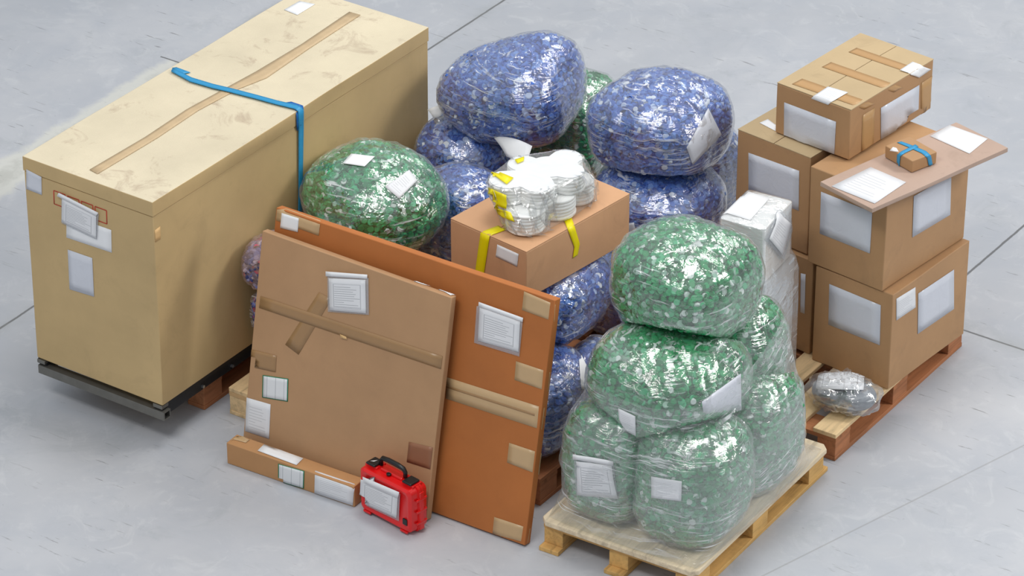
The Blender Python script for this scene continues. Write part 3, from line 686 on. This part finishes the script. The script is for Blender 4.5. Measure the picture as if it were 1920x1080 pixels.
def bag(key, label, c, abc, mat, filmm, rot=(0, 0, 0), e=(2.6, 2.6), seed=0, name='wrapped_bag', group=None, wr=0.0062, cap=0.0150, dens=1.0, flat=0.93, taper=0.0):
    B = Bag(c, abc, rot, e, seed, flat, taper); B.planes = list(PLANES.get(key, [])); base = Vector((c[0], c[1], c[2]-abc[2]*flat))
    t = thing(name, label, 'bag', base, (0, 0, 0), group); up = np.array([0, 0, abc[2]*flat])
    # contents: a dark packed core with loose caps pressed against the film
    D, F = SG_LO; core = B.local(D, -0.016) + up; V = [core]; FF = list(F); tint = [np.full(len(core), 0.05)]
    area = 4*math.pi*((abc[0]*abc[1])**1.6/3 + (abc[0]*abc[2])**1.6/3 + (abc[1]*abc[2])**1.6/3)**(1/1.6)
    N = int(area/(cap*cap*1.45)*dens); r = np.random.RandomState(seed+77); i = np.arange(N)+0.5
    ph = np.arccos(1-2*i/N); th = math.pi*(1+5**0.5)*i; d = np.stack([np.cos(th)*np.sin(ph), np.sin(th)*np.sin(ph), np.cos(ph)], -1)
    d += r.normal(size=d.shape)*0.02; d /= np.linalg.norm(d, axis=1)[:, None]
    P = B.local(d, -cap*0.80) + up; P += r.normal(size=P.shape)*0.002
    nrm = d/np.array(abc)**1.2; nrm = nrm @ B.R.T; nrm += r.normal(size=d.shape)*0.38*np.linalg.norm(nrm, axis=1)[:, None]; nrm /= np.linalg.norm(nrm, axis=1)[:, None]
    flip = r.rand(N) < 0.35; nrm[flip] *= -1
    h = r.normal(size=d.shape); xa = np.cross(nrm, h); xa /= np.linalg.norm(xa, axis=1)[:, None]; ya = np.cross(nrm, xa)
    sz = cap*r.uniform(0.85, 1.15, N); tv = CAPV; nv = len(tv)
    W = P[:, None, :] + (tv[None, :, 0, None]*xa[:, None, :] + tv[None, :, 1, None]*ya[:, None, :] + tv[None, :, 2, None]*nrm[:, None, :])*sz[:, None, None]
    o0 = len(core); V.append(W.reshape(-1, 3))
    for k in range(N):
        b = o0 + k*nv; FF += [tuple(x+b for x in f) for f in CAPF]
    tint.append(np.repeat(r.rand(N), nv))
    co = raw_mesh('bottle_caps', np.vstack(V), FF, mat, t, False); co['kind'] = 'stuff'
    at = co.data.attributes.new('tint', 'FLOAT', 'POINT'); at.data.foreach_set('value', np.concatenate(tint).astype(np.float32))
    D, F = SG_HI; wv = wr*(np.abs(waves(D, seed+9, 11.0, 9)) + 0.5*np.abs(waves(D, seed+12, 27.0, 9)))
    fo = raw_mesh('stretch_film', B.local(D, 0.0045 + wv) + up, F, filmm, t)
    return t, Surf([fo]), fo, B
cb, cg = M['caps_blue'], M['caps_green']; F1, F2, F3 = M['film'], M['film_b'], M['film_c']
BAGS = {}
SPECS = []; PLANES = {}
def mk(key, *a, **k): SPECS.append((key, a, k))
gB, gG = 'blue cap bags in film', 'green cap bags in film'
mk('B1', 'topmost blue cap bag nearest the big ochre carton, very shiny', (-0.660, 0.937, 1.05), (0.325, 0.285, 0.218), cb, F2, rot=(0.10, -0.16, 0.20), taper=0.20, seed=101, group=gB)
mk('B2', 'blue cap bag with tied neck and tag, under the topmost one by the big carton', (-0.836, 0.874, 0.70), (0.234, 0.270, 0.190), cb, F3, seed=102, group=gB)
mk('B3', 'boxy green cap bag at the rear between the two topmost blue bags', (-0.572, 1.353, 0.70), (0.193, 0.212, 0.262), cg, F2, rot=(0, 0.0, 0.1), e=(4, 4), seed=103, group=gG)
mk('B4', 'green cap bag with two white papers, rising behind the orange board', (-0.770, -0.006, 0.87), (0.345, 0.300, 0.240), cg, F3, rot=(0.05, 0.10, -0.1), e=(2.3, 2.0), seed=104, group=gG)
mk('B5', 'pale blue cap bag squeezed between the front green bag and the taped carton', (-0.560, 0.395, 0.62), (0.230, 0.200, 0.262), cb, F2, seed=105, group=gB)
mk('B6', 'mauve cap bag with red netting against the big carton, upper of two', (-0.936, -0.530, 0.715), (0.150, 0.155, 0.125), M['caps_purple'], M['film_net'], seed=106)
mk('B6b', 'grey mauve cap bag at the left end behind the brown board, lower of two', (-0.901, -0.575, 0.375), (0.150, 0.152, 0.228), M['caps_purple'], F1, seed=107)
mk('B7', 'topmost round blue cap bag right of centre with a crumpled white sheet', (0.142, 1.017, 1.08), (0.300, 0.297, 0.208), cb, F1, e=(2.9, 3.0), seed=108, group=gB)
mk('B8', 'blue cap bag directly beneath the round topmost one right of centre', (0.199, 0.926, 0.73), (0.297, 0.297, 0.186), cb, F1, seed=109, group=gB)
mk('B9', 'blue cap bag at the rear, left of the stacked cartons', (0.094, 1.425, 0.50), (0.209, 0.225, 0.36), cb, F2, e=(3, 3.4), seed=110, group=gB)
mk('B10', 'dark blue cap bag at the bottom of the rear pile, left of the white column', (0.250, 0.760, 0.372), (0.299, 0.290, 0.240), cb, F1, e=(2.8, 3.2), seed=111, group=gB)
mk('B11', 'blue cap bag carrying the yellow taped carton', (0.215, 0.00, 0.67), (0.230, 0.285, 0.195), cb, F3, e=(3, 2.6), seed=112, group=gB)
mk('B12', 'blue cap bag on the pallet just behind the right end of the orange board', (0.345, -0.33, 0.340), (0.245, 0.28, 0.20), cb, F1, e=(2.8, 3.2), seed=113, group=gB)
mk('B13', 'small blue cap bag in loose crumpled film wedged low beside the front green load', (0.500, -0.015, 0.325), (0.150, 0.170, 0.190), cb, M['film_c2'], e=(2.4, 2.6), seed=114, group=gB)
mk('G1', 'topmost green cap bag crowning the front pallet', (1.069, -0.236, 1.13), (0.292, 0.300, 0.236), cg, F3, rot=(0, 0.06, 0.0), e=(3.2, 2.8), taper=0.06, seed=121, group=gG)
mk('G2', 'large green cap bag in the middle of the front pallet, below the topmost', (1.138, -0.465, 0.76), (0.310, 0.315, 0.256), cg, F1, rot=(0, 0.03, 0.0), e=(3.1, 2.9), seed=122, group=gG)
mk('G3', 'green cap bag at the rear right of the front pallet, second layer', (1.165, 0.050, 0.66), (0.214, 0.235, 0.265), cg, F1, seed=123, group=gG)
mk('G4', 'green cap bag at the front left corner of the front pallet', (0.985, -0.660, 0.420), (0.195, 0.195, 0.285), cg, F1, e=(2.8, 3.4), seed=124, group=gG)
mk('G5', 'green cap bag at the front right corner of the front pallet', (1.360, -0.590, 0.427), (0.232, 0.240, 0.292), cg, F1, e=(2.8, 3.4), seed=125, group=gG)
mk('G6', 'green cap bag at the right rear corner of the front pallet, bottom layer', (1.350, -0.105, 0.415), (0.205, 0.245, 0.280), cg, F1, e=(2.8, 3.4), seed=126, group=gG)
Bs = {k: Bag(a[1], a[2], kw.get('rot', (0, 0, 0)), kw.get('e', (2.6, 2.6)), kw.get('seed', 0), taper=kw.get('taper', 0.0)) for k, a, kw in SPECS}
for k in Bs: PLANES[k] = []
for i, k1 in enumerate(Bs):
    for k2 in list(Bs)[i+1:]:
        A, B = Bs[k1], Bs[k2]; d = B.c - A.c; L = d.length; n = d/L; ra, rb = A.reach(n), B.reach(-n); over = ra+rb-L
        if over > 0:
            p = A.c + n*(ra - over*ra/(ra+rb)); PLANES[k1].append((tuple(p), tuple(n))); PLANES[k2].append((tuple(p), tuple(-n)))
for k in ('B1', 'B2', 'B3', 'B4', 'B6', 'B6b'): PLANES[k].append(((-1.095, 0, 0), (-1, 0, 0)))      # the big carton's side
PLANES['B11'].append(((0, 0, 0.850), (0, 0, 1)))                                                        # under the taped carton
for k in ('B6', 'B6b', 'B12', 'B4'): PLANES[k].append(((0, -0.70, 0.9), (0, -0.979, -0.205)))           # behind the leaning boards
for k, a, kw in SPECS: BAGS[k] = bag(k, *a, **kw)
def on_bag(key, quad, mat, label=None, n=8, **k): return patch(BAGS[key][0], BAGS[key][1], quad, M[mat], 'paper_label', label, 0.003, n, 3, **k)
on_bag('B4', [(659, 289), (703, 294), (684, 313), (642, 307)], 'paper')
on_bag('B4', [(767, 319), (782, 339), (748, 373), (722, 351)], 'print_light')
on_bag('B7', [(1327, 203), (1352, 252), (1298, 309), (1287, 276)], 'sleeve')
on_bag('B8', [(1155, 422), (1189, 417), (1197, 450), (1172, 460)], 'sleeve')
on_bag('B12', [(1085, 675), (1106, 660), (1104, 735), (1089, 728)], 'paper')
on_bag('G2', [(1160, 765), (1192, 780), (1193, 817), (1162, 803)], 'print_light')
on_bag('G2', [(1315, 753), (1388, 700), (1389, 768), (1323, 807)], 'sleeve')
on_bag('G5', [(1222, 893), (1279, 902), (1278, 939), (1222, 933)], 'print_light')
pouch(BAGS['G4'][0], BAGS['G4'][1], [(1077, 850), (1150, 862), (1160, 933), (1082, 928)], [(1083, 863), (1147, 870), (1158, 932), (1085, 927)], [(1077, 850), (1150, 862), (1150, 870), (1077, 859)], 'print', off=0.004)
# tied neck and tag on the second blue bag
nb_, ns_, _, _ = BAGS['B2']; inv = wm(nb_).inverted()
kp = inv @ Vector((-0.935, 0.790, 0.800))
nk = MB(); nk.tube([kp, kp+Vector((-0.004, -0.010, 0.035)), kp+Vector((-0.010, -0.018, 0.062)), kp+Vector((-0.016, -0.024, 0.090))], [0.050, 0.022, 0.011, 0.026], 14)
nk.build('tied_neck', M['film_tower'], nb_, True)
tq = [on_plane(u, v, (-0.955, 0.76, 0.87), (0.30, -0.80, 0.52)) for u, v in ((801, 206), (838, 194), (827, 216), (812, 221))]
grid_mesh('tag', [[tq[0].lerp(tq[1], j/3).lerp(tq[3].lerp(tq[2], j/3), i/3) + Vector((0, 0, 0.006*math.sin(j+i))) for j in range(4)] for i in range(4)], M['paper'], nb_, 0.001)['label'] = 'white paper tag'

# film wound round the whole front load and spread over its pallet deck
def pallet_film():
    ctr = np.array([1.155, -0.30]); n = 120; th = np.arange(n)*2*np.pi/n; N2 = np.stack([np.cos(th), np.sin(th)], -1); rings = []
    keys = ('G2', 'G3', 'G4', 'G5', 'G6')
    def support(z):
        h = np.full(n, -9.0)
        for k in keys:
            B = BAGS[k][3]; a, b, c = B.abc; dz = (z-B.c.z)/c
            if abs(dz) >= 0.995: continue
            s = (1-abs(dz)**B.e[1])**(1/B.e[1]); m = (np.abs(a*N2[:, 0])**1.6 + np.abs(b*N2[:, 1])**1.6)**(1/1.6)
            h = np.maximum(h, N2 @ (np.array([B.c.x, B.c.y])-ctr) + m*s)
        return h
    deck = np.maximum.reduce([N2 @ (np.array(p)-ctr) for p in ((0.79, -0.87), (1.545, -0.845), (1.505, 0.285), (0.745, 0.26))])
    levels = [0.1525, 0.157, 0.165, 0.20, 0.26, 0.33, 0.40, 0.48, 0.56, 0.64, 0.72, 0.80, 0.84]
    for k, z in enumerate(levels):
        h = support(max(z, 0.30)) + 0.014
        if z < 0.26:
            f = (0.26-z)/(0.26-0.1525); h = h*(1-f**1.6) + deck*f**1.6*(1 if k else 1.0)
        for _ in range(3): h = 0.5*h + 0.25*(np.roll(h, 1)+np.roll(h, -1))
        dh = (np.roll(h, -1)-np.roll(h, 1))/(4*np.pi/n)
        x = ctr[0] + h*np.cos(th) - dh*np.sin(th); y = ctr[1] + h*np.sin(th) + dh*np.cos(th)
        rings.append([(x[i], y[i], z + 0.006*math.sin(5*th[i]+k)*(k > 2)) for i in range(n)])
    return MB().loft(rings, cap=False).build('pallet_wrap', M['film_wrap'], None, True)
tag(pallet_film(), 'clear stretch film wound round the lower green bags and their pallet', 'film')

# ------------------------------------------------------------------ taped carton and wrapped bundle of round pulp stacks
yt, syt, yb = carton('carton', 'light brown carton with yellow tape under the white wrapped bundle', 'carton', (-0.126, -0.304, 0.855), -0.127, (0.455, 0.709, 0.245), M['box_yt'], 0.006, 41, top=('Y', M['box_yt']), taper=(0.0, 0.0), tilt=(0, 0))
strip(yt, syt, [((934, 424), (952, 431)), ((902, 436), (919, 443)), ((893, 500), (909, 508)), ((889, 535), (905, 543))], M['yellow'], 'yellow_tape', None, 0.003)
strip(yt, syt, [((1050, 405), (1064, 400)), ((1057, 412), (1071, 406)), ((1076, 463), (1086, 457)), ((1073, 484), (1082, 478))], M['yellow'], 'yellow_tape', None, 0.003)
patch(yt, syt, [(933, 458), (973, 476), (970, 500), (930, 481)], M['paper'], label='white sticker on the front')
pb = thing('wrapped_bundle', 'film wrapped bundle of white round pulp stacks with yellow tape on the carton', 'bundle', (0.19, -0.05, 1.114), (0, 0, 0))
def stack(cx, cy, z0, r, nlay, h, seed=0, rz=0.0):
    m = MB(); n = 36; rr = random.Random(seed); rings = []
    for k in range(nlay):
        z = z0 + h*k/nlay; dx, dy = rr.uniform(-0.002, 0.002), rr.uniform(-0.002, 0.002)
        for dz, q in ((0.0005, 0.965), (h/nlay*0.35, 1.0), (h/nlay*0.8, 1.0), (h/nlay*0.97, 0.965)):
            rings.append([(cx+dx+r*q*math.cos(2*math.pi*i/n), cy+dy+r*q*math.sin(2*math.pi*i/n), z+dz) for i in range(n)])
    m.loft(rings); return m.build('pulp_stack', M['plate'], pb, True, sharp=50)
lowz, hl, hu = 0.003, 0.100, 0.085; upz = lowz + hl + 0.002
LOW = [(0.015, -0.145, 0.090), (-0.105, -0.045, 0.088), (0.055, 0.045, 0.088), (-0.070, 0.130, 0.086), (0.060, 0.205, 0.078)]
UP = [(-0.100, -0.110, 0.088), (0.030, -0.070, 0.078), (-0.015, 0.090, 0.100), (0.075, 0.110, 0.075), (-0.125, 0.050, 0.075), (0.00, 0.205, 0.075)]
for k, (x, y, r) in enumerate(LOW): stack(x, y, lowz, r, 6, hl, k)
ups = [stack(x, y, upz, r, 5, hu, k+20) for k, (x, y, r) in enumerate(UP)]
# loose film over the bundle: support hull around the stacks
def hull_film():
    ctr = np.array([0.01, 0.035]); n = 96; th = np.arange(n)*2*np.pi/n; N2 = np.stack([np.cos(th), np.sin(th)], -1)
    hf = lambda S: np.maximum.reduce([N2 @ (np.array((x, y))-ctr) + r for x, y, r in S])
    lo, hi = hf(LOW), hf(UP); both = np.maximum(lo, hi); rings = []
    zt = upz + hu
    for k, (z, h, wv_) in enumerate([(0.0015, lo*0.90, 0), (0.002, lo*0.97+0.002, 1), (0.03, lo+0.007, 1), (0.09, both*0.4+lo*0.6+0.007, 1), (0.13, hi*0.7+both*0.3+0.007, 1), (zt-0.01, hi+0.006, 1), (zt+0.006, hi-0.004, 0.5), (zt+0.0085, hi-0.03, 0), (zt+0.0095, hi*0.5, 0), (zt+0.010, hi*0.12, 0)]):
        h = h + wv_*(0.003*np.sin(17*th+k*2) + 0.002*np.sin(31*th+k))
        dh = (np.roll(h, -1)-np.roll(h, 1))/(4*np.pi/n)*0.6
        rings.append([(ctr[0]+h[i]*math.cos(th[i])-dh[i]*math.sin(th[i]), ctr[1]+h[i]*math.sin(th[i])+dh[i]*math.cos(th[i]), z) for i in range(n)])
    return MB().loft(rings).build('stretch_film', M['film_thin'], pb, True)
hfm = hull_film(); spb = Surf([hfm])
patch(pb, spb, [(925, 318), (963, 334), (950, 346), (921, 325)], M['yellow'], 'yellow_tape', None, 0.002, 4)
patch(pb, spb, [(907, 348), (950, 366), (950, 392), (906, 376)], M['yellow'], 'yellow_tape', None, 0.002, 6)
patch(pb, spb, [(908, 382), (958, 398), (966, 416), (908, 394)], M['yellow'], 'yellow_tape', None, 0.003, 6)
patch(pb, spb, [(965, 300), (983, 294), (982, 302), (970, 307)], M['yellow'], 'yellow_tape', None, 0.002, 4)
m = MB(); nn_ = 72; ct = (-0.02, 0.035); ring = []
for i in range(nn_):                                            # sheet cut round the lobes of the stacks
    a = 2*math.pi*i/nn_; best = 0.05
    for x, y, r in UP:
        dx, dy = x-ct[0], y-ct[1]; bq = dx*math.cos(a)+dy*math.sin(a); cq = dx*dx+dy*dy-(r*0.96)**2; dq = bq*bq-cq
        if dq > 0: best = max(best, bq+math.sqrt(dq))
    ring.append((ct[0]+best*math.cos(a), ct[1]+best*math.sin(a)))
m.prism(ring, upz+hu+0.001, upz+hu+0.004).build('paper_sheet', M['paper'], pb)['label'] = 'white sheet over the stacks'
# loose papers between the bags and the bundle
ps = MB(); R_ = []
pa, pbv, pc, pdv = on_z(925, 257, 0.93), on_z(998, 275, 0.97), on_z(985, 300, 0.95), on_z(950, 300, 0.88)
rows = []
for i in range(7):
    a = i/6; r = []
    for j in range(7):
        b = j/6; p = pa.lerp(pbv, b).lerp(pdv.lerp(pc, b), a); p.z += 0.02*math.sin(3*b+2*a) ; r.append(p)
    rows.append(r)
pt = thing('loose_paper', 'creased white paper lying between the shiny blue bag and the white bundle', 'paper', tuple(pdv))
grid_mesh('sheet', rows, M['paper'], pt, 0.001)

# ------------------------------------------------------------------ stacked cartons on the right
ZB = 0.145
S5, s5, _ = carton('carton', 'lowest left carton of the right hand stack, mostly behind the white column', 'carton', (0.575, 1.015, ZB), -0.10, (0.455, 0.55, 0.505), M['box'], 0.004, 51, group='cartons stacked on the right')
patch(S5, s5, [(1502, 512), (1511, 514), (1509, 588), (1501, 585)], M['sleeve'])
S4, s4, _ = carton('carton', 'bottom right carton of the stack, beside the grey wrapped parcel', 'carton', (1.062, 0.937, ZB), -0.071, (0.430, 0.640, 0.508), M['box'], 0.003, 52, group='cartons stacked on the right')
patch(S4, s4, [(1555.5, 532), (1652, 572), (1650, 647), (1553.6, 608)], M['sleeve'], label='white sheet in a sleeve on the front')
patch(S4, s4, [(1721, 550), (1788, 505), (1788, 579), (1720, 626)], M['sleeve'], label='white sheet in a sleeve on the right side')
patch(S4, s4, [(1680, 560), (1715.6, 538), (1716, 576), (1680, 600.6)], M['print_light'], label='small printed sticker')
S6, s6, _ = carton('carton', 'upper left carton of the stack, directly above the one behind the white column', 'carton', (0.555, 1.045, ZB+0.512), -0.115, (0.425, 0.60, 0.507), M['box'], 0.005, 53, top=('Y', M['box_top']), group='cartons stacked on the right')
patch(S6, s6, [(1404, 286), (1499, 320), (1498, 395), (1404, 358)], M['sleeve'], label='white sheet in a sleeve on the front')
patch(S6, s6, [(1424, 231), (1440, 224), (1456, 236), (1455, 247)], M['paper'], label='white sticker on top')
S3, s3, _ = carton('carton', 'right carton of the middle row with the flat panel lying on it', 'carton', (1.015, 0.940, ZB+0.514), -0.105, (0.425, 0.650, 0.503), M['box'], 0.006, 54, taper=(0.02, 0.0), group='cartons stacked on the right')
patch(S3, s3, [(1540, 359), (1636, 397.5), (1631.5, 475), (1537.5, 437.5)], M['sleeve'], label='white sheet in a sleeve on the front')
patch(S3, s3, [(1712.5, 367.5), (1783, 327.5), (1781, 402.5), (1710, 445)], M['sleeve'], label='white sheet in a sleeve on the right side')
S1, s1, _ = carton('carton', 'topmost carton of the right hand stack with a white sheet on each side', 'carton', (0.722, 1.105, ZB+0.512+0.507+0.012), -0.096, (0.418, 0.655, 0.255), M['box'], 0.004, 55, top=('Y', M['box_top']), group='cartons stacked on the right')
patch(S1, s1, [(1471, 191.5), (1568, 228), (1564, 304), (1470, 268)], M['sleeve'], label='white sheet in a sleeve on the front')
patch(S1, s1, [(1651, 202), (1723, 159), (1720.5, 235), (1651, 276)], M['sleeve'], label='white sheet in a sleeve on the right side')
patch(S1, s1, [(1552.5, 164), (1590, 175), (1554, 196), (1522, 184)], M['print_light'], label='printed sheet on top at the front', off=0.005, n=10)
patch(S1, s1, [(1711, 117.5), (1744, 129.5), (1722, 145), (1687, 133)], M['paper'], label='white sticker on top at the back', off=0.005, n=8)
for q in ([(1485, 158), (1504, 148), (1640, 195), (1621, 205)], [(1541, 126), (1558, 117), (1693, 164), (1676, 173)], [(1591, 98), (1606, 90), (1740, 136), (1725, 144)]):
    patch(S1, s1, q, M['tape_clear'], 'packing_tape', None, 0.0015, (30, 4), 2, thick=0.0003)
patch(S1, s1, [(1727, 156), (1748, 142), (1747, 222), (1726, 234)], M['tape_clear'], 'packing_tape', None, 0.001)
patch(S1, s1, [(1617, 216), (1640, 202), (1637, 284), (1614, 300)], M['tape_clear'], 'packing_tape', None, 0.001)
# flat panel with overhanging corners
ZL = ZB+0.514+0.503+0.008
lidp, slid, _ = carton('flat_carton', 'thin flat pinkish brown carton lying askew on the right hand stack', 'carton', (1.150, 0.790, ZL), -0.262, (0.330, 0.880, 0.022), M['box_pink'], 0.002, 56, bevel=0.003)
patch(lidp, slid, [(1632.5, 314), (1699, 342.5), (1640, 382.5), (1559, 350)], M['print_light'], label='white printed sheet at the front')
patch(lidp, slid, [(1780, 235), (1852, 261), (1817.5, 289), (1744, 256)], M['paper'], label='white sheet at the back')
pcl = on_z(1659, 295, ZL+0.026)
sp_, ssp, _ = carton('small_parcel', 'little brown parcel tied with blue ribbon on the flat carton', 'parcel', (pcl.x, pcl.y, ZL+0.0255), -0.33, (0.185, 0.150, 0.060), M['box'], 0.002, 57, bevel=0.003)
strip(sp_, ssp, [((1682, 268), (1690, 266)), ((1704, 277), (1712, 274)), ((1728, 288), (1736, 284)), ((1738, 296), (1745, 292)), ((1741, 312), (1748, 308))], M['blue_strap'], 'ribbon', None, 0.002)
strip(sp_, ssp, [((1716, 272), (1722, 276)), ((1690, 285), (1697, 288)), ((1683, 290), (1689, 293)), ((1682, 312), (1687, 314))], M['blue_strap'], 'ribbon', None, 0.003)
patch(sp_, ssp, [(1674, 276), (1681, 278), (1685, 285), (1668, 283)], M['paper'], off=0.001)

# ------------------------------------------------------------------ tall white wrapped column
tw = thing('wrapped_column', 'tall white film wrapped column with a white sheet on top, between bags and cartons', 'package', (0.955, 0.56, 0.145))
def rr_ring(x0, x1, y0, y1, r, z, n=6, rot=0.0, wob=0.0, seed=0):
    pts = []; cx, cy = (x0+x1)/2, (y0+y1)/2
    for i, (x, y) in enumerate(rrect(x0, x1, y0, y1, r, n)):
        q = 1 + wob*math.sin(i*2.3+seed*1.7); x, y = cx+(x-cx)*q, cy+(y-cy)*q
        pts.append((x*math.cos(rot)-y*math.sin(rot), x*math.sin(rot)+y*math.cos(rot), z))
    return pts
rt = 0.11
MB().loft([rr_ring(-0.125, 0.130, -0.160, 0.170, 0.03, z, rot=rt*0.6) for z in (0.002, 0.3, 0.55, 0.66)]).build('lower_stack', M['foam'], tw, True, sharp=40)
MB().loft([rr_ring(-0.110, 0.112, -0.150, 0.150, 0.012, z, rot=rt) for z in (0.664, 0.80, 0.946)]).build('upper_box', M['white'], tw, True, sharp=40)
prof = [(0.002, 0.150, 0.185), (0.15, 0.147, 0.182), (0.4, 0.148, 0.183), (0.60, 0.144, 0.182), (0.66, 0.134, 0.172), (0.70, 0.118, 0.157), (0.85, 0.115, 0.155), (0.945, 0.1145, 0.154), (0.951, 0.110, 0.149)]
tf = MB().loft([rr_ring(-a, a, -b, b, 0.02, z, rot=rt*(0.6+0.4*(z > 0.6)), wob=0.006*(0.1 < z < 0.9), seed=k) for k, (z, a, b) in enumerate(prof)]).build('stretch_film', M['film_tower'], tw, True, sharp=50)
stw = Surf([tf])
patch(tw, stw, [(1394, 357), (1443, 372), (1406, 414), (1353, 397)], M['paper'], label='large white sheet on the top')
pouch(tw, stw, [(1459, 392), (1487, 417), (1466, 489), (1432, 449)], [(1458, 400), (1480, 419), (1464, 478), (1438, 447)], None, 'print_light', off=0.006)

# ------------------------------------------------------------------ grey parcel in crumpled film on the pallet front
gp = thing('wrapped_parcel', 'grey coil parcel in crumpled clear film on the bare pallet boards', 'parcel', (1.400, 0.655, 0.150), (0, 0, 0.10))
Bp = Bag((0, 0, 0), (0.170, 0.105, 0.074), (0, 0, 0), (2.3, 2.4), 301)
D, F = sphere_grid(64, 36)
raw_mesh('grey_coil', Bp.local(D, -0.014) + np.array([0, 0, 0.071]), F, M['grey_fill'], gp)
wv = 0.012*np.abs(waves(D, 310, 9.0, 9)) + 0.008*np.abs(waves(D, 311, 22.0, 9))
gf = raw_mesh('stretch_film', Bp.local(D, wv) + np.array([0, 0, 0.071]), F, M['film_c'], gp)
patch(gp, Surf([gf]), [(1537, 687), (1622, 696), (1619, 732), (1530, 730)], M['print'], 'document', 'white printed sheet under the film', 0.003, 8, 3)
